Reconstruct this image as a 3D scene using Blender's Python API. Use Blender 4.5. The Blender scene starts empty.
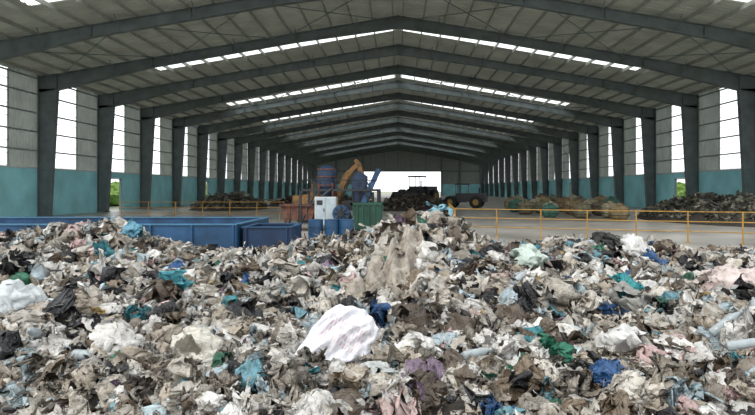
import bpy, bmesh, math, random
import numpy as np
from mathutils import Vector, Matrix
random.seed(7); rng=np.random.default_rng(11)
S=bpy.context.scene
S.view_settings.view_transform='Standard'
S.view_settings.look='None'

def lin(c):
    return tuple(((v/255)/12.92 if v/255<=0.04045 else ((v/255+0.055)/1.055)**2.4) for v in c)
def mat(name,rgb,rough=.6,metal=0,var=.15,scale=3.0,bump=0.0,rgb2=None,detail=6,transl=0):
    m=bpy.data.materials.new(name); m.use_nodes=True; nt=m.node_tree; N=nt.nodes; L=nt.links
    b=N['Principled BSDF']; b.inputs['Roughness'].default_value=rough; b.inputs['Metallic'].default_value=metal
    c=lin(rgb); 
    tc=N.new('ShaderNodeTexCoord'); no=N.new('ShaderNodeTexNoise'); no.inputs['Scale'].default_value=scale; no.inputs['Detail'].default_value=detail
    L.new(tc.outputs['Object'],no.inputs['Vector'])
    r=N.new('ShaderNodeValToRGB'); r.color_ramp.elements[0].position=.3; r.color_ramp.elements[1].position=.7
    c2=lin(rgb2) if rgb2 else tuple(v*(1-2*var) for v in c)
    r.color_ramp.elements[0].color=(*c2,1); r.color_ramp.elements[1].color=(*[min(1,v*(1+var*.5)) for v in c],1)
    L.new(no.outputs['Fac'],r.inputs['Fac']); L.new(r.outputs['Color'],b.inputs['Base Color'])
    if bump:
        bp=N.new('ShaderNodeBump'); bp.inputs['Strength'].default_value=bump; bp.inputs['Distance'].default_value=.05
        L.new(no.outputs['Fac'],bp.inputs['Height']); L.new(bp.outputs['Normal'],b.inputs['Normal'])
    if transl:
        t=N.new('ShaderNodeBsdfTranslucent'); L.new(r.outputs['Color'],t.inputs[0]); mx=N.new('ShaderNodeMixShader'); mx.inputs[0].default_value=transl
        L.new(b.outputs[0],mx.inputs[1]); L.new(t.outputs[0],mx.inputs[2]); L.new(mx.outputs[0],N['Material Output'].inputs[0])
    return m

class MB:
    def __init__(s): s.v=[]; s.f=[]; s.m=[]
    def add(s,vs,fs,mi=0):
        o=len(s.v); s.v+= [tuple(v) for v in vs]; s.f+=[tuple(i+o for i in f) for f in fs]; s.m+=[mi]*len(fs)
    def box(s,a,b,mi=0,M=None):
        (x0,y0,z0),(x1,y1,z1)=a,b
        vs=[Vector(p) for p in [(x0,y0,z0),(x1,y0,z0),(x1,y1,z0),(x0,y1,z0),(x0,y0,z1),(x1,y0,z1),(x1,y1,z1),(x0,y1,z1)]]
        if M: vs=[M@v for v in vs]
        s.add(vs,[(0,3,2,1),(4,5,6,7),(0,1,5,4),(1,2,6,5),(2,3,7,6),(3,0,4,7)],mi)
    def cyl(s,p,q,r,r2=None,n=12,mi=0,caps=True):
        p=Vector(p);q=Vector(q); r2=r if r2 is None else r2
        d=(q-p).normalized(); u=d.orthogonal().normalized(); w=d.cross(u)
        vs=[p+(u*math.cos(2*math.pi*i/n)+w*math.sin(2*math.pi*i/n))*r for i in range(n)]+[q+(u*math.cos(2*math.pi*i/n)+w*math.sin(2*math.pi*i/n))*r2 for i in range(n)]
        fs=[(i,(i+1)%n,n+(i+1)%n,n+i) for i in range(n)]
        if caps: fs+=[tuple(range(n))[::-1],tuple(range(n,2*n))]
        s.add(vs,fs,mi)
    def prism(s,poly,y0,y1,mi=0):  # poly in xz
        n=len(poly)
        vs=[(x,y0,z) for x,z in poly]+[(x,y1,z) for x,z in poly]
        fs=[tuple(range(n)),tuple(range(n,2*n))[::-1]]+[(i,n+i,n+(i+1)%n,(i+1)%n) for i in range(n)]
        s.add(vs,fs,mi)
    def obj(s,name,mats,parent=None,loc=None,rz=0,smooth=False,sc=1):
        me=bpy.data.meshes.new(name); me.from_pydata(s.v,[],s.f)
        for m in mats: me.materials.append(m)
        me.polygons.foreach_set('material_index',s.m)
        if smooth: me.polygons.foreach_set('use_smooth',[True]*len(s.f))
        me.update()
        o=bpy.data.objects.new(name,me); S.collection.objects.link(o)
        if loc: o.location=loc
        o.rotation_euler=(0,0,rz); o.scale=(sc,)*3
        if parent: o.parent=parent
        return o

# ------------------------------------------------------------ materials
M_steel=mat('painted_steel',(104,116,118),.5,0,.12,1.5)
M_rafter=mat('rafter_steel',(102,112,112),.5,0,.16,1.5)
M_purlin=mat('galvanised_purlin',(162,165,156),.45,.1,.1,2)
M_roof=mat('roof_sheet',(152,153,140),.5,0,.15,.6,transl=.097)  # translucency added so the underside glows with daylight and brightens the hall
M_clad=mat('wall_cladding',(174,180,174),.5,0,.12,.8,transl=.18)  # translucency added to lighten the panels and the dark interior
M_blue=mat('blue_painted_masonry',(158,224,232),.75,0,.12,.6,.1)
M_frame=mat('window_frame',(140,148,146),.5)
M_floor=mat('concrete_floor',(170,166,158),.35,0,.25,.35,.05)
M_ground=mat('yard_ground',(150,150,135),.9,0,.2,.1)
M_yel=mat('yellow_rail_paint',(168,128,52),.5,0,.2,4)
M_tank=mat('blue_tank_paint',(38,80,118),.5,0,.3,1.6)
M_tankd=mat('dark_blue_paint',(26,52,84),.45,0,.25,2)
M_tanki=mat('tank_rim_paint',(72,120,152),.45,0,.15,2)
M_rust=mat('rusty_brown',(112,66,44),.7,0,.35,5,rgb2=(44,40,44))
M_dark=mat('dark_metal',(40,42,45),.5,0,.2,3)
M_white=mat('cabinet_white',(195,198,196),.4,0,.08,3)
M_green=mat('green_bin_paint',(28,72,56),.5,0,.2,3)
M_leaf=mat('foliage',(120,150,60),.8,0,.35,2.5,.4,rgb2=(50,80,25))
M_tire=mat('tyre_rubber',(25,25,26),.8,0,.1,5)
M_lyel=mat('loader_yellow',(150,120,50),.5,0,.3,3)
M_exc=mat('excavator_yellow',(146,106,52),.6,0,.3,4,rgb2=(82,62,42))

# ------------------------------------------------------------ shell
W=24.9; EV=9.95; RG=14.2; Y0=22.8; BAY=7.5; NB=18; Y1=Y0+BAY*NB
def roofz(x): return RG-(RG-EV)*abs(x)/W
frames=[Y0+i*BAY for i in range(NB+1)]
for i,y in enumerate(frames):
    b=MB()
    for sgn in (-1,1):
        X=lambda x: sgn*x
        P=lambda pts:[(X(a),c) for a,c in pts]
        xo=W-.02; colt=1.25; colb=.75; zt=roofz(W)-1.1
        b.prism(P([(xo,0),(xo-colb,0),(xo-colt,zt),(xo,zt)]),y-.012,y+.012)
        b.prism(P([(xo-colb,0),(xo-colb-.05,0),(xo-colt-.05,zt),(xo-colt,zt)]),y-.18,y+.18)
        b.prism(P([(xo-.04,0),(xo,0),(xo,zt+.9),(xo-.04,zt+.9)]),y-.18,y+.18)
        b.box((min(X(xo-colb-.15),X(xo)),y-.25,0),(max(X(xo-colb-.15),X(xo)),y+.25,.06))
        for z in (3.3,zt):
            w=colb+(colt-colb)*z/zt
            b.box((min(X(xo-w),X(xo)),y-.17,z-.02),(max(X(xo-w),X(xo)),y+.17,z+.02))
        o=.3
        xs=[xo,xo-colt,17,7,0]; dp=[1.15,1.15,.68,.64,.85]
        top=[(x,roofz(x)-o) for x in xs]; bot=[(x,roofz(x)-o-d) for x,d in zip(xs,dp)]
        for k in range(4):
            b.prism(P([top[k],top[k+1],bot[k+1],bot[k]]),y-.012,y+.012)
            b.prism(P([top[k],top[k+1],(top[k+1][0],top[k+1][1]-.045),(top[k][0],top[k][1]-.045)]),y-.17,y+.17)
            b.prism(P([bot[k],bot[k+1],(bot[k+1][0],bot[k+1][1]+.045),(bot[k][0],bot[k][1]+.045)]),y-.17,y+.17)
        for x in (xo-colt,17,11.5,7,.03):
            k=np.interp(x,xs[::-1],dp[::-1])
            b.box((min(X(x-.025),X(x+.025)),y-.17,roofz(x)-o-k),(max(X(x-.025),X(x+.025)),y+.17,roofz(x)-o))
        for x in np.arange(2.8,22,4.2):
            k=np.interp(x,xs[::-1],dp[::-1])
            for dy in (-.75,.75):
                b.cyl((X(x),y,roofz(x)-o-k+.05),(X(x),y+dy,roofz(x)-.2),.03,n=5)
    b.obj('steel_portal_frame',[M_rafter])
b=MB()
for sgn in (-1,1):
    for x in list(np.arange(.35,W,1.42)):
        z=roofz(x)
        b.box((sgn*x-.035,Y0-.4,z-.29),(sgn*x+.035,Y1,z-.06))
b.obj('roof_purlins',[M_purlin])
b=MB()
for sgn in (-1,1):
    for z in (4.55,5.85,7.15,8.45,9.55):
        xa=sgn*(W+.04); b.box((min(xa,xa+sgn*.08),Y0,z-.05),(max(xa,xa+sgn*.08),Y1,z+.05))
b.obj('wall_girts',[M_frame])
b=MB()
for i in (1,4,7,10,13,16):
    ya,yb=frames[i],frames[i+1]
    for sgn in (-1,1):
        for xa,xb in ((23.5,15.5),(15.5,8),(8,.5)):
            b.cyl((sgn*xa,ya,roofz(xa)-.55),(sgn*xb,yb,roofz(xb)-.55),.03,n=5)
            b.cyl((sgn*xb,ya,roofz(xb)-.55),(sgn*xa,yb,roofz(xa)-.55),.03,n=5)
b.obj('roof_bracing_rods',[M_steel])
sky_bands=[(26,27.4),(40.6,42.2),(58.3,59.9)]+[(73.3+15*k,74.9+15*k) for k in range(5)]
b=MB(); ys=[];
y=Y0-.6; pat=[(0,0),(.06,.055),(.13,.055),(.19,0)]
while y<Y1+.3:
    for dy,dz in pat: ys.append((y+dy,dz))
    y+=.42
xs=[0,.3,18.4,W+.35]
for sgn in (-1,1):
    vs=[];fs=[];n=len(xs)
    for (yy,dz) in ys:
        for x in xs: vs.append((sgn*x,yy,roofz(x)+dz))
    for i in range(len(ys)-1):
        ym=(ys[i][0]+ys[i+1][0])/2
        insky=any(a<ym<c for a,c in sky_bands)
        for k in range(n-1):
            if k==1 and insky: continue
            fs.append((i*n+k,i*n+k+1,(i+1)*n+k+1,(i+1)*n+k))
    b.add(vs,fs)
b.obj('ceiling',[M_roof])
mk=bpy.data.materials.new('translucent_skylight'); mk.use_nodes=True; nt=mk.node_tree; N=nt.nodes; L=nt.links
N.remove(N['Principled BSDF']); t=N.new('ShaderNodeBsdfTransparent'); t.inputs[0].default_value=(.95,.97,.95,1)
tr=N.new('ShaderNodeBsdfTranslucent'); tr.inputs[0].default_value=(.9,.92,.9,1); mx=N.new('ShaderNodeMixShader'); mx.inputs[0].default_value=.25
L.new(t.outputs[0],mx.inputs[1]); L.new(tr.outputs[0],mx.inputs[2]); L.new(mx.outputs[0],N['Material Output'].inputs[0])
for sgn in (-1,1):
    b=MB()
    for a,c in sky_bands:
        b.add([(sgn*.3,a-.1,roofz(.3)+.07),(sgn*18.4,a-.1,roofz(18.4)+.07),(sgn*18.4,c+.1,roofz(18.4)+.07),(sgn*.3,c+.1,roofz(.3)+.07)],[(0,1,2,3)])
    b.obj('window_%d'%(1 if sgn<0 else 2),[mk])

WH=3.3; dn=1
for sgn,nm in ((-1,'left'),(1,'right')):
    b=MB()
    xi=sgn*(W+.02); xo=sgn*(W+.24); x0,x1=min(xi,xo),max(xi,xo)
    wb=MB()
    for i in range(NB):
        ya=frames[i]; yb=ya+BAY
        door=(i in ((3,6,9,12) if sgn<0 else (3,7,11)))
        if door:
            b.box((x0,ya,0),(x1,ya+1.2,WH)); b.box((x0,ya+3.9,0),(x1,yb,WH)); b.box((x0,ya+1.2,2.85),(x1,ya+3.9,WH))
            db=MB()
            for dy in (1.22,3.8): db.box((x0+.02,ya+dy,0),(x1-.02,ya+dy+.07,2.8))
            db.box((x0+.02,ya+1.22,2.75),(x1-.02,ya+3.87,2.83))
            db.obj('door_%d'%dn,[M_steel]); dn+=1
        else: b.box((x0,ya,0),(x1,yb,WH))
        b.box((x0-.03,ya,WH),(x1+.03,yb,WH+.1),2)
        def clad(y_a,y_b,z0,z1):
            pts=[];yy=y_a
            while yy<y_b-.01:
                for dy,dx in ((0,0),(.05,.04),(.12,.04),(.17,0)):
                    if yy+dy<y_b: pts.append((yy+dy,dx))
                yy+=.3
            pts.append((y_b,0)); vs=[]
            for (q,dx) in pts:
                vs.append((sgn*(W+.15+dx),q,z0)); vs.append((sgn*(W+.15+dx),q,z1))
            b.add(vs,[(2*k,2*k+1,2*k+3,2*k+2) for k in range(len(pts)-1)],1)
        wy0,wy1=ya+.2,ya+4.7
        clad(ya,wy0,WH,EV); clad(wy1,yb,WH,EV); clad(wy0,wy1,9.7,EV)
        xf=sgn*(W+.16)
        for q in (wy0,wy1): wb.box((xf-.04,q-.04,WH+.1),(xf+.04,q+.04,9.65))
        for z in np.arange(WH+.15,9.7,.8): wb.box((xf-.02,wy0,z-.015),(xf+.02,wy1,z+.015))
    b.obj('wall_'+nm,[M_blue,M_clad,M_white])
    wb.obj('window_%d'%(3 if sgn<0 else 4),[M_frame])
b=MB(); ox0,ox1,oh=-10.2,12.6,6.9; ybk=Y1+.25
b.box((-W-.2,ybk,0),(ox0,ybk+.2,WH)); b.box((ox1,ybk,0),(W+.2,ybk+.2,WH))
b.box((-W-.2,ybk,WH),(ox0,ybk+.15,oh),1); b.box((ox1,ybk,WH),(W+.2,ybk+.15,oh),1)
b.prism([(-W-.2,oh),(W+.2,oh),(W+.2,EV),(0,RG),(-W-.2,EV)],ybk,ybk+.15,1)
for x in (-18,-10.2,12.6,18): b.box((x-.2,ybk-.4,0),(x+.2,ybk,roofz(x)-.4),2)
b.box((-W,ybk-.2,oh),(W,ybk,oh+.35),2)
for x in np.arange(-8,12,4.): b.box((x-.06,ybk-.1,oh),(x+.06,ybk,roofz(x)-.4),2)
b.obj('wall_back',[M_blue,mat('back_cladding',(150,156,150),.6,transl=.12),M_steel])  # back cladding also made translucent, added brightness for the interior
b=MB(); b.box((-W-.3,-6,-.2),(W+.3,Y1+.4,0)); b.obj('floor',[M_floor])
b=MB(); b.box((-260,-60,-.4),(260,420,-.06)); b.obj('yard_ground',[M_ground])

# ------------------------------------------------------------ noise helpers
def vnoise(x,y,seed=0):
    x=np.asarray(x,float);y=np.asarray(y,float)
    r=np.random.default_rng(seed).random((64,64))
    xi=np.floor(x).astype(int);yi=np.floor(y).astype(int);fx=x-xi;fy=y-yi
    fx=fx*fx*(3-2*fx);fy=fy*fy*(3-2*fy)
    g=lambda a,c:r[a%64,c%64]
    return (g(xi,yi)*(1-fx)+g(xi+1,yi)*fx)*(1-fy)+(g(xi,yi+1)*(1-fx)+g(xi+1,yi+1)*fx)*fy-.5
crx=[-16,-12,-9.5,-8.1,-6.9,-5.9,-4.7,-3.3,-2.6,-1.15,-.3,.3,1.0,1.7,2.4,3.4,3.9,4.8,6,7.2,8.5,12,16]
crz=[.5,.55,.62,.72,1.0,.58,.22,.20,.38,.58,.98,1.26,1.16,.78,.44,.46,.66,.54,.42,.22,.10,.2,.2]
def hgt(x,y):
    x=np.asarray(x,float);y=np.asarray(y,float)
    xc=x*(13/np.maximum(y,9))**.35
    c=np.interp(xc,crx,crz)
    base=np.interp(y,[0,4,6.5,8,9,10,11,12,13],[.3,.20,.10,.16,.24,.36,.48,.60,.70])
    k=np.clip((y-8)/5,0,1); k=k*k*(3-2*k)
    h=base*(1-k)+c*k
    h=h*np.interp(y,[13,14,15.2,16.4],[1,.75,.25,-.1])
    h=h+(vnoise(x*.9+5,y*.9,3)*.5+vnoise(x*2.1,y*2.1,4)*.34)*np.interp(y,[0,11,13,15],[1,.8,.5,.1])
    return h

# ------------------------------------------------------------ crumple templates
def tri(t): return np.abs((t%2)-1)
def crumple(P,r,nf=3,amp=.3,waves=7,fmax=5.5,soft=.4):
    for _ in range(nf):
        a=r.uniform(0,2*np.pi); n=np.array([np.cos(a),np.sin(a),0.]); off=r.uniform(.0,.65)
        ax=np.array([-n[1],n[0],0.]); ang=r.uniform(1.0,2.9)*r.choice([-1,1])
        d=P@n-off; m=d>0
        c=n*off; Q=P[m]-c
        K=np.cross(np.broadcast_to(ax,Q.shape),Q); dot=(Q@ax)[:,None]*ax
        Q=Q*np.cos(ang)+K*np.sin(ang)+dot*(1-np.cos(ang)); P[m]=Q+c
    for _ in range(waves):
        k=r.normal(0,1,3); k/=np.linalg.norm(k); f=r.uniform(1.0,fmax)
        d=r.normal(0,1,3); d/=np.linalg.norm(d)
        t=P@k*f+r.uniform(0,2)+.5*np.sin((P@np.roll(k,1))*3)
        wv=(1-soft)*tri(t)+soft*(.5+.5*np.cos(np.pi*t))
        P=P+d*(wv-.5)[:,None]*amp*r.uniform(.5,1.3)*1.6/(f**.78)
    P=P-P.mean(0)
    P/= np.percentile(np.abs(P[:,:2]),96)
    P=np.sign(P)*np.minimum(np.abs(P),1+.35*np.tanh((np.abs(P)-1)/.35)*(np.abs(P)>1))
    return P
def grid_faces(nu,nv,wrap=False):
    F=[]
    for j in range(nv-1):
        for i in range(nu-(0 if wrap else 1)):
            F.append((j*nu+i,j*nu+(i+1)%nu,(j+1)*nu+(i+1)%nu,(j+1)*nu+i))
    return np.array(F)
def film(n,r):
    u,v=np.meshgrid(np.linspace(-1,1,n),np.linspace(-1,1,n)); u=u.ravel();v=v.ravel()
    uu=u*np.sqrt(1-v*v*.42); vv=v*np.sqrt(1-u*u*.42)
    asp=r.uniform(.45,.95); th=np.arctan2(v,u); rad=1+.16*np.sin(3*th+r.uniform(0,6))+.12*np.sin(5*th+r.uniform(0,6))
    P=np.stack([uu*rad,vv*rad*asp,.2*(1-u*u)*(1-v*v)],1)
    P=crumple(P,r,nf=r.integers(2,5),amp=r.uniform(.28,.48),waves=14,fmax=8.0 if n>10 else 4.2); P[:,2]*=.85
    return P,grid_faces(n,n)
def bag(n,r):
    nu=n+7; nv=n+1
    ph=np.linspace(0,2*np.pi,nu,endpoint=False); tv=np.linspace(.02,1,nv)
    V=[]
    for t in tv:
        rad=np.sin(np.pi*min(t*1.12,1)**.75)**.6*.8+.06 if t<.88 else .1+ (t-.88)*2.2
        for p in ph: V.append((np.cos(p)*rad,np.sin(p)*rad*.85,(t-.5)*1.7))
    P=np.array(V); P=P[:,[2,0,1]]
    P=crumple(P,r,nf=0,amp=r.uniform(.24,.34),waves=16,fmax=8 if n>10 else 4.2,soft=.25); P[:,2]*=.8
    return P,grid_faces(nu,nv,True)
def strip(n,r):
    L=n*2; t=np.linspace(-1,1,L); 
    c=np.stack([t,.35*np.sin(t*r.uniform(1,4)+r.uniform(0,6)),.16*np.sin(t*r.uniform(2,6)+r.uniform(0,6))],1)
    c[:,1:]+=np.cumsum(r.normal(0,.03,(L,2)),0)
    tw=np.cumsum(r.normal(0,.4,L)); w=r.uniform(.03,.12)
    P=[]
    for k in range(L):
        for s in (-1,0,1): P.append(c[k]+np.array([r.normal(0,.015),s*w*np.cos(tw[k]),s*w*np.sin(tw[k])+abs(s)*w*.4]))
    return np.array(P),grid_faces(3,L)
T={}
for lv,n in (('hi',23),('mid',14),('lo',8)):
    T[lv]={'film':[film(n,rng) for _ in range(48)],'bag':[bag(n,rng) for _ in range(32)],'strip':[strip(max(n,8),rng) for _ in range(18)]}
PAL=[((234,233,230),.22),((212,207,198),.20),((188,178,164),.15),((160,153,143),.10),((130,115,97),.08),((90,80,68),.055),((34,34,38),.085),
     ((188,206,214),.06),((62,138,150),.014),((50,96,152),.010),((50,112,88),.012),((168,88,86),.006),((204,178,120),.007),((122,174,190),.015),((218,188,188),.018),((146,124,148),.010)]
pc=np.array([lin(c) for c,_ in PAL]); pw=np.array([w for _,w in PAL]); pw/=pw.sum()
PALB=[((232,231,228),.34),((212,206,196),.21),((186,175,160),.15),((152,142,130),.08),((36,36,40),.09),((188,208,216),.05),((70,146,160),.012),((50,112,92),.010),((218,194,190),.018),((102,90,78),.06)]
pcb=np.array([lin(c) for c,_ in PALB]); pwb=np.array([w for _,w in PALB]); pwb/=pwb.sum()

def build_scatter(name,pts,material,sizes,lvls,zoff,pal=(pc,pw),tilt=.48,mix=(.54,.26,.20)):
    VV=[];FF=[];CC=[];o=0
    n=len(pts)
    kinds=rng.choice(3,n,p=mix)
    cols=pal[0][rng.choice(len(pal[0]),n,p=pal[1])]*rng.uniform(.72,1.06,(n,1))
    for i in range(n):
        kd=('film','bag','strip')[kinds[i]]; lst=T[lvls[i]][kd]; P,F=lst[rng.integers(len(lst))]
        s=sizes[i]*(1.7 if kd=='strip' else (.85 if kd=='bag' else 1))
        a=rng.uniform(0,2*np.pi); tx,ty=rng.normal(0,tilt,2)
        R=np.array(Matrix.Rotation(tx,3,'X')@Matrix.Rotation(ty,3,'Y')@Matrix.Rotation(a,3,'Z'))
        sc=np.array([1,rng.uniform(.6,1),rng.uniform(.7,1.15)])*s
        Q=(P*sc)@R.T+pts[i]+np.array([0,0,zoff[i]])
        c4=np.empty((len(Q),4),np.float32)
        q=P@rng.normal(0,1,3); c2=cols[i]*(rng.uniform(.55,1.0) if rng.random()<.8 else .42)
        wq=np.clip(.5+q*rng.uniform(.5,2.5)+rng.uniform(-.6,.4),0,1)[:,None]
        c4[:,:3]=cols[i]*(1-wq*.65)+c2*wq*.65; c4[:,3]=1
        VV.append(Q.astype(np.float32)); FF.append(F+o); CC.append(c4); o+=len(Q)
    V=np.concatenate(VV);F=np.concatenate(FF);C=np.clip(np.concatenate(CC),0,1)
    me=bpy.data.meshes.new(name); me.vertices.add(len(V)); me.vertices.foreach_set('co',V.ravel())
    me.loops.add(F.size); me.loops.foreach_set('vertex_index',F.ravel().astype(np.int32))
    me.polygons.add(len(F)); me.polygons.foreach_set('loop_start',np.arange(0,F.size,4,dtype=np.int32))
    me.polygons.foreach_set('use_smooth',np.ones(len(F),dtype=bool))
    me.update(calc_edges=True)
    at=me.color_attributes.new('Col','FLOAT_COLOR','POINT'); at.data.foreach_set('color',C.ravel())
    me.materials.append(material)
    ob=bpy.data.objects.new(name,me); S.collection.objects.link(ob)
    print(name,len(V),len(F)); return ob

def plastic(name,use_attr=True,rgb=(215,215,212),transl=.11,rough=.34,grime=.42,bump=.9):
    m=bpy.data.materials.new(name); m.use_nodes=True; nt=m.node_tree; N=nt.nodes; L=nt.links
    b=N['Principled BSDF']; b.inputs['Roughness'].default_value=rough
    tc=N.new('ShaderNodeTexCoord')
    if use_attr:
        a=N.new('ShaderNodeVertexColor'); a.layer_name='Col'; col=a.outputs['Color']
    else:
        a=N.new('ShaderNodeRGB'); a.outputs[0].default_value=(*lin(rgb),1); col=a.outputs[0]
    no=N.new('ShaderNodeTexNoise'); no.inputs['Scale'].default_value=8; no.inputs['Detail'].default_value=8; no.inputs['Roughness'].default_value=.72
    L.new(tc.outputs['Object'],no.inputs['Vector'])
    r=N.new('ShaderNodeValToRGB'); r.color_ramp.elements[0].position=.36; r.color_ramp.elements[1].position=.6
    r.color_ramp.elements[0].color=(1-grime,1-grime*1.1,1-grime*1.25,1); r.color_ramp.elements[1].color=(1,1,1,1)
    L.new(no.outputs['Fac'],r.inputs['Fac'])
    mu=N.new('ShaderNodeMix'); mu.data_type='RGBA'; mu.blend_type='MULTIPLY'; mu.inputs[0].default_value=1
    L.new(col,mu.inputs[6]); L.new(r.outputs['Color'],mu.inputs[7]); L.new(mu.outputs[2],b.inputs['Base Color'])
    n2=N.new('ShaderNodeTexNoise'); n2.inputs['Scale'].default_value=15; n2.inputs['Detail'].default_value=4; n2.inputs['Distortion'].default_value=2.0
    try: n2.noise_type='RIDGED_MULTIFRACTAL'
    except Exception: pass
    L.new(tc.outputs['Object'],n2.inputs['Vector'])
    bp=N.new('ShaderNodeBump'); bp.inputs['Strength'].default_value=bump; bp.inputs['Distance'].default_value=.03
    L.new(n2.outputs['Fac'],bp.inputs['Height']); L.new(bp.outputs['Normal'],b.inputs['Normal'])
    t=N.new('ShaderNodeBsdfTranslucent'); L.new(mu.outputs[2],t.inputs[0]); mx=N.new('ShaderNodeMixShader'); mx.inputs[0].default_value=transl
    L.new(b.outputs[0],mx.inputs[1]); L.new(t.outputs[0],mx.inputs[2]); L.new(mx.outputs[0],N['Material Output'].inputs[0])
    return m
M_pl=plastic('waste_plastic_film')
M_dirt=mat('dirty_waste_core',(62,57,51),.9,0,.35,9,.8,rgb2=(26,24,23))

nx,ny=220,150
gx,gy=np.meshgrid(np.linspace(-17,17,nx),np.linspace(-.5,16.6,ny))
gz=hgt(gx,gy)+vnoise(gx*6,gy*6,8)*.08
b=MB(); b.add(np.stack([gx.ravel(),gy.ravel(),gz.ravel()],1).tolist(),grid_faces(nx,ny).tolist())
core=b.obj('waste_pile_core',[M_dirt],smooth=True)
SX,SY=-.64,5.40
def clear_sack(xx,yy,sz,k=1.0):   # leave room where the woven sack rests
    d=((xx-SX)/(.44+k*sz*.8))**2+((yy-(SY-.3))/(.72+k*sz*.8))**2
    return d>1
N_=16500
u=rng.random(N_); yy=1.9+ (14.1)*u**.74
xx=rng.uniform(-1,1,N_)*(.80*yy+1.3)
sz=np.clip(rng.lognormal(math.log(.112),.5,N_),.045,.28)
sz=np.where(yy<5.5,np.minimum(sz,.19),sz); sz=np.where(yy>12.5,np.minimum(sz,.22),sz)
zo=rng.uniform(-.05,.09,N_)+sz*.12
ok=clear_sack(xx,yy,sz)|((sz<.09)&(rng.random(N_)<.8)); xx,yy,sz,zo=xx[ok],yy[ok],sz[ok],zo[ok]
zo=np.where(clear_sack(xx,yy,sz),zo,-.06)
pts=np.stack([xx,yy,hgt(xx,yy)],1)
lv=['hi' if (y<7.5 and s>.09) else ('mid' if (y<10.5) else 'lo') for y,s in zip(yy,sz)]
pile=build_scatter('plastic_waste_pile',pts,M_pl,sz,lv,zo)
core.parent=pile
N2=1650
u=rng.random(N2); yy=2.5+ (12.2)*u**.74
xx=rng.uniform(-1,1,N2)*(.80*yy+1.3)
sz=rng.uniform(.15,.34,N2); sz=np.where(yy<5,np.minimum(sz,.21),sz); sz=np.where(yy>12.2,np.minimum(sz,.25),sz)
ok=clear_sack(xx,yy,sz,1.5); xx,yy,sz=xx[ok],yy[ok],sz[ok]; N2=len(xx)
pts=np.stack([xx,yy,hgt(xx,yy)],1)
lv=['hi' if y<10 else 'mid' for y in yy]
big=build_scatter('large_bags',pts,M_pl,sz,lv,rng.uniform(.01,.09,N2),pal=(pcb,pwb),tilt=.38,mix=(.5,.5,0)); big.parent=pile

# ------------------------------------------------------------ featured pieces
def H(x,y): return float(hgt(np.array([x]),np.array([y]))[0])
def sheet_obj(name,kind,loc,size,rot,rgb,seed,n=30,transl=.2,flat=(1,1,1),grime=.22):
    r=np.random.default_rng(seed); P,F=(film if kind=='film' else bag)(n,r)
    P=P*np.array(flat)*size
    b=MB(); b.add(P.tolist(),F.tolist())
    o=b.obj(name,[plastic(name+'_mat',False,rgb,transl,.35,grime,.6)],smooth=True)
    o.location=loc; o.rotation_euler=rot; o.parent=pile; return o
def sack(name,loc,R,w,h,t,rgb,seed,ink=True):
    n=70; V=[];F=[]
    for side in (1,-1):
        for j in range(n):
            for i in range(n):
                u=-1+2*i/(n-1); v=-1+2*j/(n-1)
                q=max(0,(1-abs(u)**3.2))*max(0,(1-abs(v)**3.4)); z=side*(q**.42)*t
                x=u*w*(1-.12*v+.04*math.sin(3*v)-.06*v*v); y=v*h*(1-.10*u*u)+.03*math.sin(2.5*u+1)
                w1=.06*(tri(np.array(2.1*u-2.6*v+.4+.4*math.sin(2*v)))-.5)+.045*(tri(np.array(3.6*v+1.7*u+.5*math.sin(3*u)))-.5)+.028*(tri(np.array(6*u-3*v+.5*math.sin(5*v)))-.5)+.008*math.sin(17*u+9*v+2)
                edge=.025*math.sin(14*u)*abs(v)**3+.025*math.sin(12*v)*abs(u)**3
                V.append((x,y,z+float(w1)*side*(min(1,q*4))+edge))
    o1=n*n
    g=grid_faces(n,n).tolist(); F=[tuple(f) for f in g]+[tuple(i+o1 for i in f[::-1]) for f in g]
    b=MB(); b.add(V,F)
    m=plastic(name+'_mat',False,rgb,.04,.55,.12,.45)
    if ink:
        nt=m.node_tree; N=nt.nodes; L=nt.links; bs=N['Principled BSDF']
        src=bs.inputs['Base Color'].links[0].from_socket
        tc=N.new('ShaderNodeTexCoord'); sp=N.new('ShaderNodeSeparateXYZ'); L.new(tc.outputs['Object'],sp.inputs[0])
        br=N.new('ShaderNodeTexBrick'); br.inputs['Scale'].default_value=9; br.inputs['Color1'].default_value=(1,1,1,1); br.inputs['Color2'].default_value=(0,0,0,1); br.inputs['Mortar'].default_value=(0,0,0,1)
        br.inputs['Mortar Size'].default_value=.09; br.inputs['Brick Width'].default_value=.28; br.inputs['Row Height'].default_value=.6
        L.new(tc.outputs['Object'],br.inputs['Vector'])
        def mth(op,a,v):
            q=N.new('ShaderNodeMath'); q.operation=op; L.new(a,q.inputs[0]); q.inputs[1].default_value=v; return q.outputs[0]
        ab=mth('ABSOLUTE',sp.outputs[0],0); bx=mth('LESS_THAN',ab,w*.68)
        ay=mth('ABSOLUTE',mth('ADD',sp.outputs[1],-.12),0); by=mth('LESS_THAN',ay,h*.3)
        def mul(a,c):
            q=N.new('ShaderNodeMath'); q.operation='MULTIPLY'; L.new(a,q.inputs[0]); L.new(c,q.inputs[1]); return q.outputs[0]
        bw=N.new('ShaderNodeRGBToBW'); L.new(br.outputs['Color'],bw.inputs[0])
        f=mth('MULTIPLY',mul(mul(bx,by),bw.outputs[0]),.55)
        mx=N.new('ShaderNodeMix'); mx.data_type='RGBA'; L.new(f,mx.inputs[0]); L.new(src,mx.inputs[6]); mx.inputs[7].default_value=(*lin((180,84,88)),1)
        L.new(mx.outputs[2],bs.inputs['Base Color'])
    o=b.obj(name,[m],smooth=True); o.location=loc; o.rotation_euler=R.to_euler(); return o
sack('woven_sack',(SX+.03,SY-.02,.33),Matrix.Rotation(math.radians(6),3,'Z')@Matrix.Rotation(math.radians(60),3,'X')@Matrix.Rotation(math.radians(-34),3,'Z'),.31,.44,.14,(224,224,230),5)
B=sheet_obj
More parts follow.
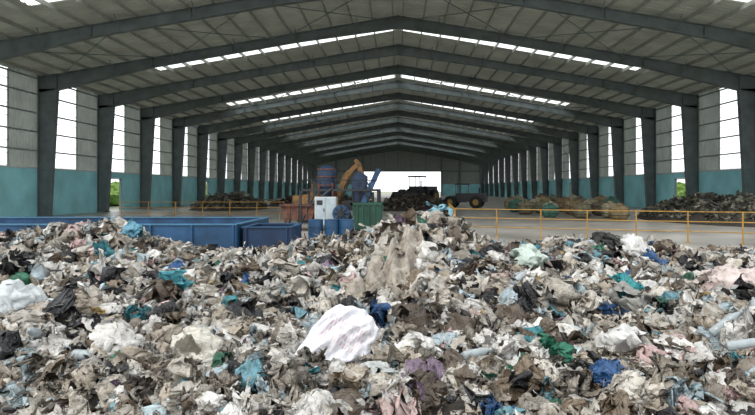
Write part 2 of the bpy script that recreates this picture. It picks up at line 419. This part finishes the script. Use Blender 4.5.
B('plastic_bag','bag',(-4.95,7.2,H(-4.95,7.2)+.28),.42,(.3,.2,.5),(220,226,228),2,transl=.3,flat=(1,1,.9),grime=.08)
B('plastic_bag','bag',(-1.75,4.9,H(-1.75,4.9)+.22),.25,(.5,.4,1.2),(224,220,210),3)
B('plastic_bag','bag',(.25,5.9,H(.25,5.9)+.2),.2,(.3,.1,.2),(226,226,224),4)
B('plastic_bag','bag',(-.18,4.2,H(-.18,4.2)+.1),.15,(.3,.3,2.2),(210,216,216),6)
B('plastic_bag','bag',(5.4,8.9,H(5.4,8.9)+.34),.42,(.3,-.2,2.2),(222,208,204),7)
B('plastic_bag','bag',(2.5,10.2,H(2.5,10.2)+.27),.34,(.2,.2,.3),(206,222,214),8)
B('plastic_bag','bag',(3.1,7.2,H(3.1,7.2)+.2),.27,(.4,.3,.9),(156,156,152),9)
B('plastic_bag','film',(3.1,7.4,H(3.1,7.4)+.38),.24,(.4,.3,.9),(60,160,166),19)
B('plastic_bag','film',(1.35,4.7,H(1.35,4.7)+.22),.16,(.4,.3,.4),(45,122,96),10)
B('plastic_bag','film',(2.7,11,H(2.7,11)+.28),.2,(.7,.3,.4),(40,125,145),12)
B('plastic_bag','film',(-5.9,12,H(-5.9,12)+.27),.3,(.6,.1,.4),(100,160,184),13)
B('plastic_bag','film',(.95,12.6,H(.95,12.6)+.2),.3,(.7,.1,.2),(135,186,202),14)
B('plastic_bag','film',(-4.2,6.9,H(-4.2,6.9)+.2),.34,(.35,.1,.4),(40,40,43),16)
B('plastic_bag','film',(-3.3,8.2,H(-3.3,8.2)+.22),.22,(.35,.1,.4),(80,158,172),17)
B('plastic_bag','bag',(4.7,10.8,H(4.7,10.8)+.26),.3,(.3,.2,.1),(230,230,228),18)
B('plastic_bag','film',(4.3,11.2,H(4.3,11.2)+.28),.36,(.3,.2,.1),(40,38,38),21)
B('plastic_bag','bag',(4.3,6.3,H(4.3,6.3)+.2),.26,(.3,.2,1.1),(226,226,224),22)
B('plastic_bag','bag',(-3.1,6.0,H(-3.1,6)+.2),.26,(.3,.1,.7),(222,220,216),23)
B('plastic_bag','bag',(2.2,5.4,H(2.2,5.4)+.18),.22,(.3,.1,2.7),(228,228,226),24)
B('plastic_bag','film',(-.1,7.3,H(-.1,7.3)+.22),.3,(.3,.1,2.7),(216,214,208),25)
B('plastic_bag','film',(5.0,7.6,H(5,7.6)+.22),.3,(.3,.1,1.7),(42,40,42),26)
B('plastic_bag','film',(-6.3,8.8,H(-6.3,8.8)+.22),.36,(.3,.1,1.7),(38,38,41),27)
nn=150; u,v=np.meshgrid(np.linspace(-1,1,nn),np.linspace(-1,1,nn)); u=u.ravel();v=v.ravel()
wd=.46+.14*np.sin(2.3*v+2.2)+.07*np.sin(6*v)
X_=-.10+u*wd+.30*v+.10*np.sin(4*v+.5)+.04*np.sin(13*v)*np.abs(u); Y_=9.5+v*1.5+.2*np.sin(3*u)+.10*np.sin(7*u)*np.abs(v)
ph=u*3.8+1.6*np.sin(v*2.0)+.7*np.sin(v*5+1)
Z_=hgt(X_,Y_)+.24+.14*(.5*tri(ph)+.5*(.5+.5*np.cos(np.pi*ph)))+.07*tri(u*7-3.5*v+np.sin(4*v))+.09*tri(v*4.5+1.6*u+np.sin(3*u))+.04*tri(v*9+5*u)-.6*np.maximum(np.abs(u),.7)**5-.5*np.maximum(np.abs(v),.75)**6
b=MB(); b.add(np.stack([X_,Y_,Z_],1).tolist(),grid_faces(nn,nn).tolist())
b.obj('discarded_fabric',[plastic('fabric_mat',False,(164,157,147),.03,.9,.45,.6)],smooth=True)
def bottle(loc,rot,sc=1):
    prof=[(0,0),(.036,0),(.04,.012),(.04,.06),(.037,.075),(.04,.09),(.04,.15),(.037,.165),(.04,.18),(.038,.215),(.026,.25),(.014,.275),(.013,.29),(.017,.291),(.017,.312),(0,.312)]
    n=18;V=[];F=[]
    for rr,z in prof:
        for k in range(n): V.append((rr*math.cos(2*math.pi*k/n),rr*math.sin(2*math.pi*k/n),z))
    for j in range(len(prof)-1):
        for k in range(n): F.append((j*n+k,j*n+(k+1)%n,(j+1)*n+(k+1)%n,(j+1)*n+k))
    b=MB(); b.add(V,F); o=b.obj('plastic_bottle',[plastic('bottle_mat',False,(190,200,205),.35,.15,.15,.1)],smooth=True,sc=sc,parent=pile); o.location=loc; o.rotation_euler=rot
for (x,y,r3,s) in ((3.45,6.0,(.5,.7,.4),1.3),(-2.9,4.9,(1.4,.2,.8),1.1),(1.6,7.6,(1.2,.5,2.2),1.2),(2.9,4.8,(1.3,.3,1.2),1.0),(.6,5.0,(1.5,.2,2.0),1.0),(-3.9,5.9,(1.2,.4,.2),1.1),(4.6,7.0,(1.3,.2,2.6),1.2)):
    bottle((x,y,H(x,y)+.22),r3,s)

# ------------------------------------------------------------ blue trough
b=MB()
def trough(x0,x1,y0,y1,z,t=.07,m0=0,m1=1):
    b.box((x0,y0,0),(x1,y0+t,z),m0); b.box((x0,y1-t,0),(x1,y1,z),m0)
    b.box((x0,y0+t,0),(x0+t,y1-t,z),m0); b.box((x1-t,y0+t,0),(x1,y1-t,z),m0); b.box((x0+t,y0+t,.05),(x1-t,y1-t,.1),m0)
    for (a,c) in (((x0-.04,y0-.05,z),(x1+.04,y0+t+.05,z+.04)),((x0-.04,y1-t-.05,z),(x1+.04,y1+.05,z+.04)),((x0-.04,y0,z),(x0+t+.04,y1,z+.035)),((x1-t-.04,y0,z),(x1+.04,y1,z+.035))): b.box(a,c,m1)
    for x in np.arange(x0+.1,x1,1.3): b.box((x-.03,y0-.06,0),(x+.03,y0,z),m0)
trough(-17,-5.1,17.2,21.5,.76)
b.obj('steel_waste_trough',[M_tank,M_tanki])
b=MB(); trough(-4.95,-3.4,17.4,19.2,.66); b.obj('steel_hopper_bin',[M_tankd,M_tank])

# ------------------------------------------------------------ sorting machine
root=bpy.data.objects.new('waste_sorting_machine',None); S.collection.objects.link(root); root.location=(0,0,0)
b=MB()
b.prism([(-5.3,1.15),(-3.7,1.15),(-3.9,.5),(-5.0,.5)],24.6,25.8)
for x in (-5.1,-3.9):
    for y in (24.7,25.7): b.box((x-.05,y-.05,0),(x+.05,y+.05,.6))
for k in range(5): b.box((-5.3+.38*k,24.55,.5),(-5.25+.38*k,24.6,1.15))
b.box((-5.35,24.5,1.12),(-3.65,25.9,1.2)); b.obj('feed_hopper',[M_rust],root)
b=MB()
b.cyl((-3.4,26,2.0),(-3.4,26,2.85),.42,n=24); b.cyl((-3.4,26,2.85),(-3.4,26,3.0),.42,.2,n=24); b.cyl((-3.4,26,1.2),(-3.4,26,2.0),.15,.42,n=24)
for a in range(4):
    an=a*math.pi/2+.78; b.cyl((-3.4+.6*math.cos(an),26+.6*math.sin(an),0),(-3.4+.42*math.cos(an),26+.42*math.sin(an),2.2),.05,n=8,mi=1)
for z in (2.05,2.45,2.8): b.cyl((-3.4,26,z),(-3.4,26,z+.06),.46,n=24,mi=1)
b.obj('cyclone_separator',[M_tankd,M_rust],root)
b=MB()
b.prism([(-2.15,1.9),(-2.05,2.55),(-1.8,2.75),(-1.45,2.5),(-1.5,1.3),(-2.1,1.3)],25.2,26.2,1)
b.cyl((-1.8,25.05,2.15),(-1.8,26.3,2.15),.33,n=22,mi=1); b.cyl((-1.8,25.0,2.15),(-1.8,25.05,2.15),.1,n=12,mi=2)
b.box((-2.5,25.15,.9),(-1.2,26.2,1.35),2)
for x in (-2.1,-1.8,-1.5): b.box((x-.03,25.12,1.35),(x+.03,25.2,2.4),2)
for x in (-2.4,-1.3):
    for y in (25.25,26.1): b.box((x-.05,y-.05,0),(x+.05,y+.05,1))
b.obj('shredder_housing',[M_rust,M_tankd,M_dark],root)
b=MB(); Mx=Matrix.Translation((-1.85,24.9,.6))@Matrix.Rotation(math.radians(-66),4,'Y')
b.box((0,-.24,-.05),(2.3,.24,.05),1,Mx)
for s in (-.26,.23): b.box((0,s,-.10),(2.3,s+.03,.12),0,Mx)
for k in range(8): b.box((.2+.26*k,-.23,.04),(.23+.26*k,.23,.1),0,Mx)
b.cyl(Mx@Vector((0,-.3,0)),Mx@Vector((0,.3,0)),.12,n=14,mi=0); b.cyl(Mx@Vector((2.3,-.3,0)),Mx@Vector((2.3,.3,0)),.12,n=14)
b.cyl((-1.15,24.7,0),(-1.15,24.7,1.75),.05,n=8,mi=1); b.cyl((-1.15,25.1,0),(-1.15,25.1,1.75),.05,n=8,mi=1)
b.obj('inclined_conveyor',[M_tank,M_dark],root)
b=MB(); b.box((-3.7,24.2,.3),(-2.75,24.8,1.55)); b.box((-3.66,24.17,.35),(-3.24,24.2,1.5),1); b.box((-3.2,24.17,.35),(-2.79,24.2,1.5),1)
b.box((-3.3,24.14,.9),(-3.27,24.17,1.05),2); b.box((-3.6,24.15,1.2),(-3.35,24.17,1.4),2)
for x in (-3.6,-2.85): b.box((x-.05,24.3,0),(x+.05,24.7,.3),2)
b.obj('control_cabinet',[M_white,mat('cab_door',(172,184,190),.4),M_dark],root)
b=MB(); b.cyl((-2.5,23.9,.82),(-2.5,24.1,.82),.38,n=28); b.cyl((-2.5,23.84,.82),(-2.5,23.9,.82),.14,n=16,mi=1); b.cyl((-2.5,24.1,.82),(-2.5,24.8,.82),.26,n=20)
for k in range(8):
    a=k*math.pi/4; b.cyl((-2.5,23.87,.82),(-2.5+.35*math.cos(a),23.87,.82+.35*math.sin(a)),.025,n=6,mi=1)
b.box((-2.85,23.9,0),(-2.15,24.8,.45)); b.obj('drive_motor',[M_tank,M_dark],root)
b=MB()
for x in (-4.4,-.9):
    for y in (24.6,27): b.box((x-.05,y-.05,0),(x+.05,y+.05,1.9))
for y in (24.6,27): b.box((-4.4,y-.05,1.8),(-.9,y+.05,1.9))
for x in (-4.4,-.9): b.box((x-.05,24.6,1.8),(x+.05,27,1.9))
b.cyl((-4.4,24.6,0.3),(-3.7,24.6,1.8),.04,n=8); b.cyl((-.9,24.6,0.3),(-1.5,24.6,1.8),.04,n=8)
b.cyl((-3.9,24.5,1.2),(-3.0,24.5,1.9),.06,n=8)
for x in np.arange(-4.3,-.9,.5): b.cyl((x,24.6,1.9),(x,24.6,2.3),.02,n=6)
b.cyl((-4.4,24.6,2.3),(-.9,24.6,2.3),.02,n=6)
b.obj('support_frame',[M_dark],root)
b=MB(); b.prism([(-1.95,1.28),(-.6,1.28),(-.75,.2),(-1.8,.2)],22.9,23.9)
b.box((-2.0,22.85,1.22),(-.55,22.97,1.32)); b.box((-2.0,23.83,1.22),(-.55,23.95,1.32)); b.box((-2.0,22.85,1.22),(-1.9,23.95,1.32)); b.box((-.65,22.85,1.22),(-.55,23.95,1.32))
for k in range(5): b.box((-1.75+.24*k,22.84,.22),(-1.69+.24*k,22.9,1.25))
for x in (-1.7,-.85):
    for y in (23.05,23.75): b.cyl((x-.04,y,.1),(x+.04,y,.1),.1,n=14,mi=1)
b.obj('waste_skip_bin',[M_green,M_tire])
for x in (-3.05,-2.45,-1.9):
    b=MB(); b.cyl((x,20.2,0),(x,20.2,.76),.27,n=22)
    for z in (.02,.26,.5,.76): b.cyl((x,20.2,z-.015),(x,20.2,z+.015),.285,n=22)
    b.obj('steel_drum',[M_tank])

# ------------------------------------------------------------ excavator
ex=bpy.data.objects.new('excavator',None); S.collection.objects.link(ex)
b=MB()
for sy in (-1.05,.65):
    prof=[(-1.5,.35),(-1.35,.08),(1.35,.08),(1.5,.35),(1.35,.68),(-1.35,.68)]
    b.prism(prof,sy,sy+.4,1)
    for k in range(5): b.cyl((-1.1+.55*k,sy-.02,.3),(-1.1+.55*k,sy+.42,.3),.17,n=14)
b.box((-.6,-.65,.3),(.6,.65,.7),1); b.cyl((0,0,.65),(0,0,.85),.6,n=22,mi=1)
b.obj('undercarriage',[M_dark,M_tire],ex)
b=MB(); b.box((-1.7,-1.05,.85),(.9,1.05,1.35)); b.prism([(-1.75,.95),(-1.75,1.75),(-.5,1.85),(-.5,.95)],-1.0,1.0); b.cyl((-1.2,.6,1.8),(-1.2,.6,2.2),.06,n=10)
b.obj('upper_body',[M_exc],ex)
b=MB(); b.prism([(-.45,1.35),(-.45,2.5),(.6,2.5),(.9,1.8),(.9,1.35)],-1.0,-.15,0)
b.box((-.5,-1.04,2.48),(.68,-.1,2.58),0)
for (x,z0,z1) in ((-.47,1.35,2.5),(.1,1.35,2.5),): b.box((x,-1.02,z0),(x+.07,-.98,z1),1)
b.box((-.45,-1.02,1.35),(.9,-.99,1.75),1); b.obj('cab',[M_dark,M_exc],ex)
b=MB()
def beam(pts,w,y0,y1,mi=0):
    for (xa,za),(xb,zb),(wa,wb) in zip(pts[:-1],pts[1:],w):
        d=Vector((xb-xa,0,zb-za)).normalized(); nx_,nz_=-d.z,d.x
        b.prism([(xa+nx_*wa,za+nz_*wa),(xb+nx_*wb,zb+nz_*wb),(xb-nx_*wb,zb-nz_*wb),(xa-nx_*wa,za-nz_*wa)],y0,y1,mi)
beam([(.7,1.3),(1.4,3.0),(2.2,3.75)],[(.14,.18),(.18,.11)],.05,.35)
beam([(1.97,4.0),(2.2,3.75),(2.7,2.2)],[(.09,.15),(.15,.09)],.08,.32)
b.cyl((.95,.2,1.2),(1.6,.2,2.7),.06,n=8,mi=1); b.cyl((1.45,.2,3.35),(1.97,.2,3.95),.05,n=8,mi=1); b.cyl((2.35,.2,3.4),(2.9,.2,2.3),.045,n=8,mi=1)
b.prism([(2.6,2.25),(2.95,2.15),(3.0,1.6),(2.6,1.35),(2.2,1.45),(2.45,1.75)],-.15,.55,1)
for k in range(4): b.box((2.12,-.13+.2*k,1.38),(2.26,-.06+.2*k,1.48),1)
b.obj('boom_stick_bucket',[M_exc,M_dark],ex)
ex.location=(-4.1,30.5,0); ex.scale=(.88,.88,.88); ex.rotation_euler=(0,0,math.radians(-14))

# ------------------------------------------------------------ railings
def railing(p,q,h=1.1,step=1.5,rails=(.4,.75,1.1)):
    b=MB(); p=Vector((*p,0)); q=Vector((*q,0)); L_=(q-p).length; n=max(1,int(L_/step))
    for i in range(n+1):
        a=p.lerp(q,i/n); b.cyl(a,a+Vector((0,0,h)),.026,n=8); b.cyl(a,a+Vector((0,0,.02)),.07,n=8)
    for z in rails: b.cyl(p+Vector((0,0,z)),q+Vector((0,0,z)),.018,n=8)
    b.obj('safety_railing',[M_yel])
railing((2.3,22),(15,17.6)); railing((2.3,22.2),(2.9,31)); railing((-17,33.5),(-7,33.5))

# ------------------------------------------------------------ heaps
def heap(name,cx,cy,rx,ry,h,n,sizes,pal,seed):
    r=np.random.default_rng(seed)
    hf=lambda x,y: h*np.clip(1-((x-cx)/rx)**2-((y-cy)/ry)**2,-.05,1)**1.0*(1+.5*vnoise(x*1.1+seed,y*.9,seed))
    gx,gy=np.meshgrid(np.linspace(cx-rx,cx+rx,40),np.linspace(cy-ry,cy+ry,40))
    b=MB(); b.add(np.stack([gx.ravel(),gy.ravel(),hf(gx,gy).ravel()],1).tolist(),grid_faces(40,40).tolist())
    co=b.obj(name+'_core',[M_dirt])
    a=r.uniform(0,2*np.pi,n); q=np.sqrt(r.random(n))*.92
    x=cx+q*rx*np.cos(a); y=cy+q*ry*np.sin(a)
    o=build_scatter(name,np.stack([x,y,hf(x,y)],1),M_pl,r.uniform(*sizes,n),['lo']*n,np.full(n,.05),pal)
    co.parent=o
dk=(np.array([lin(c) for c in ((70,64,55),(98,88,72),(50,47,44),(118,108,92),(140,134,122))]),np.array([.3,.25,.2,.15,.1]))
ol=(np.array([lin(c) for c in ((92,94,82),(118,116,102),(70,72,68),(138,136,122),(168,166,153))]),np.array([.25,.3,.15,.2,.1]))
heap('scrap_heap',19.2,33,4.0,6.5,1.4,1300,(.12,.28),ol,5)
heap('scrap_heap',1.2,50,3.9,4,1.15,700,(.12,.35),dk,6)
heap('scrap_heap',-9,62,6,4,1.0,400,(.2,.5),dk,9)
heap('scrap_heap',-16,52,3.5,5,1.2,400,(.2,.5),ol,8)
def bale(x,y,s,rgb,seed):
    r=np.random.default_rng(seed); nu,nv=26,16; V=[]
    for j in range(nv):
        t=j/(nv-1); ph=math.pi*(t)
        for i in range(nu):
            a=2*math.pi*i/nu; rr=(max(1e-3,math.sin(ph)))**.45*(1+.06*math.sin(3*a+seed)+.05*math.sin(7*a+2*seed+5*t))
            V.append((rr*math.cos(a)*.8,rr*math.sin(a)*.8,.62-.62*math.cos(ph)*(1+.05*math.sin(4*a))))
    b=MB(); b.add(V,grid_faces(nu,nv,True).tolist()); b.v=[(a+r.normal(0,.015),c+r.normal(0,.015),max(0,d)) for a,c,d in b.v]
    b.cyl((0,0,1.15),(.05,0,1.4),.12,.25,n=10)
    for z in (.4,.85): b.cyl((0,0,z-.02),(0,0,z+.02),.84,n=26,mi=1)
    o=b.obj('waste_bale',[mat('bale_cover',rgb,.8,0,.25,3,.4),M_dark],sc=s,smooth=True); o.location=(x,y,0)
cols=[(150,132,98),(122,118,94),(162,152,126),(70,114,98),(134,114,84),(172,162,138),(108,98,80),(128,120,96)]
k=0
for (x,y,s) in [(13.6,33.5,.74),(12.0,35.5,.72),(14.0,36.0,.78),(10.2,36.6,.7),(12.7,38.4,.78),(10.9,39.0,.74),(14.5,39.0,.82),(9.6,41.0,.76),(13.2,41.5,.8),(11.2,42.5,.78),(15.2,42.8,.85),(9.8,45,.8),(14,46,.9),(12,47,.85),(16.3,49,.9),(10.4,50,.85),(13.5,51,.9),(15.6,55,.95),(12.5,57,.9),(18,46,.9),(19,51,.95),(18,56,.95),(16,61,1.0)]:
    bale(x,y,s,cols[k%8],k); k+=1

# ------------------------------------------------------------ wheel loaders
def loader(x,y,rz,s=1.0,body=M_dark):
    r_=bpy.data.objects.new('wheel_loader',None); S.collection.objects.link(r_)
    b=MB()
    b.box((-1.0,-2.8,.8),(1.0,-.5,1.75)); b.box((-.95,-2.9,.7),(.95,-2.6,1.3)); b.box((-.7,-.6,.7),(.7,1.2,1.2))
    b.box((-.55,-.4,1.2),(.55,.9,1.4)); b.cyl((.6,-2,1.75),(.6,-2,2.4),.07,n=10)
    for sx in (-1.3,.75): b.box((sx,-2.5,1.25),(sx+.55,-1.1,1.32)); b.box((sx,.5,1.25),(sx+.55,1.7,1.32))
    b.obj('body',[body],r_)
    b=MB()
    for px in (-.62,.58):
        for py in (-.75,.55): b.box((px,py,1.35),(px+.06,py+.06,2.75))
    b.box((-.7,-.85,2.72),(.72,.7,2.86)); b.box((-.62,-.75,1.35),(.62,.6,1.75)); b.obj('cab',[M_dark],r_)
    b=MB()
    for sx in (-1.1,1.1):
        for py in (-1.8,1.15):
            b.cyl((sx-.25,py,.72),(sx+.25,py,.72),.72,n=26); b.cyl((sx-.27,py,.72),(sx+.27,py,.72),.34,n=16,mi=1)
    b.obj('wheels',[M_tire,M_lyel],r_)
    b=MB()
    for sx in (-.55,.45): 
        b.add([(sx,.9,1.25),(sx+.12,.9,1.25),(sx+.12,2.6,.5),(sx,2.6,.5),(sx,.9,1.5),(sx+.12,.9,1.5),(sx+.12,2.7,.75),(sx,2.7,.75)],[(0,3,2,1),(4,5,6,7),(0,1,5,4),(1,2,6,5),(2,3,7,6),(3,0,4,7)])
    pr=[(2.6,1.2),(2.55,.45),(2.75,.12),(3.7,.05),(3.7,.1),(2.85,.22),(2.7,.5),(2.72,1.2)]
    V=[(-1.35,a,c) for a,c in pr]+[(1.35,a,c) for a,c in pr]; n=8
    b.add(V,[(i,(i+1)%n,n+(i+1)%n,n+i) for i in range(n)])
    for sx in (-1.37,1.33): b.add([(sx,2.55,.45),(sx,2.75,.1),(sx,3.7,.05),(sx,2.65,1.2),(sx+.04,2.55,.45),(sx+.04,2.75,.1),(sx+.04,3.7,.05),(sx+.04,2.65,1.2)],[(0,1,2,3),(7,6,5,4),(0,4,5,1),(1,5,6,2),(2,6,7,3),(3,7,4,0)])
    b.obj('bucket_and_arms',[body],r_)
    r_.location=(x,y,0); r_.rotation_euler=(0,0,rz); r_.scale=(s,)*3
loader(6.3,54,1.3,.85); loader(2.6,75,2.6,1.3,M_dark)

for (cx,cy0,cy1) in ((-33,20,170),(34,20,170)):
    r=np.random.default_rng(int(abs(cx))); b=MB()
    y=cy0
    while y<cy1:
        h=r.uniform(1.5,2.6); R_=r.uniform(1.4,2.3); x=cx+r.uniform(-1.5,1.5); nu,nv=14,9; V=[]
        for j in range(nv):
            ph=math.pi*j/(nv-1)
            for i in range(nu):
                a=2*math.pi*i/nu; k=1+r.normal(0,.12)
                V.append((x+R_*k*math.sin(ph)*math.cos(a),y+R_*k*math.sin(ph)*math.sin(a),h*.5+h*.55*k*math.cos(ph)))
        b.add(V,grid_faces(nu,nv,True).tolist()); y+=2.2
    b.obj('hedge',[M_leaf])

# ------------------------------------------------------------ light
w=bpy.data.worlds.new('World'); S.world=w; w.use_nodes=True; N=w.node_tree.nodes; L=w.node_tree.links
bg=N['Background']; bg.inputs[0].default_value=(.95,.98,1,1); bg.inputs[1].default_value=1.8
sun=bpy.data.lights.new('sun','SUN'); sun.energy=1.6; sun.angle=math.radians(12); sun.color=(1,.97,.92)
so=bpy.data.objects.new('sun',sun); S.collection.objects.link(so); so.rotation_euler=(math.radians(30),math.radians(-38),0)

cam=bpy.data.cameras.new('camera'); co=bpy.data.objects.new('camera',cam); S.collection.objects.link(co)
co.location=(0,0,1.9); co.rotation_euler=(math.radians(90),0,0); cam.lens=26; cam.sensor_width=36
cam.shift_x=-20.5/755; cam.shift_y=-18.5/755; cam.clip_end=1000; cam.clip_start=.05
S.camera=co
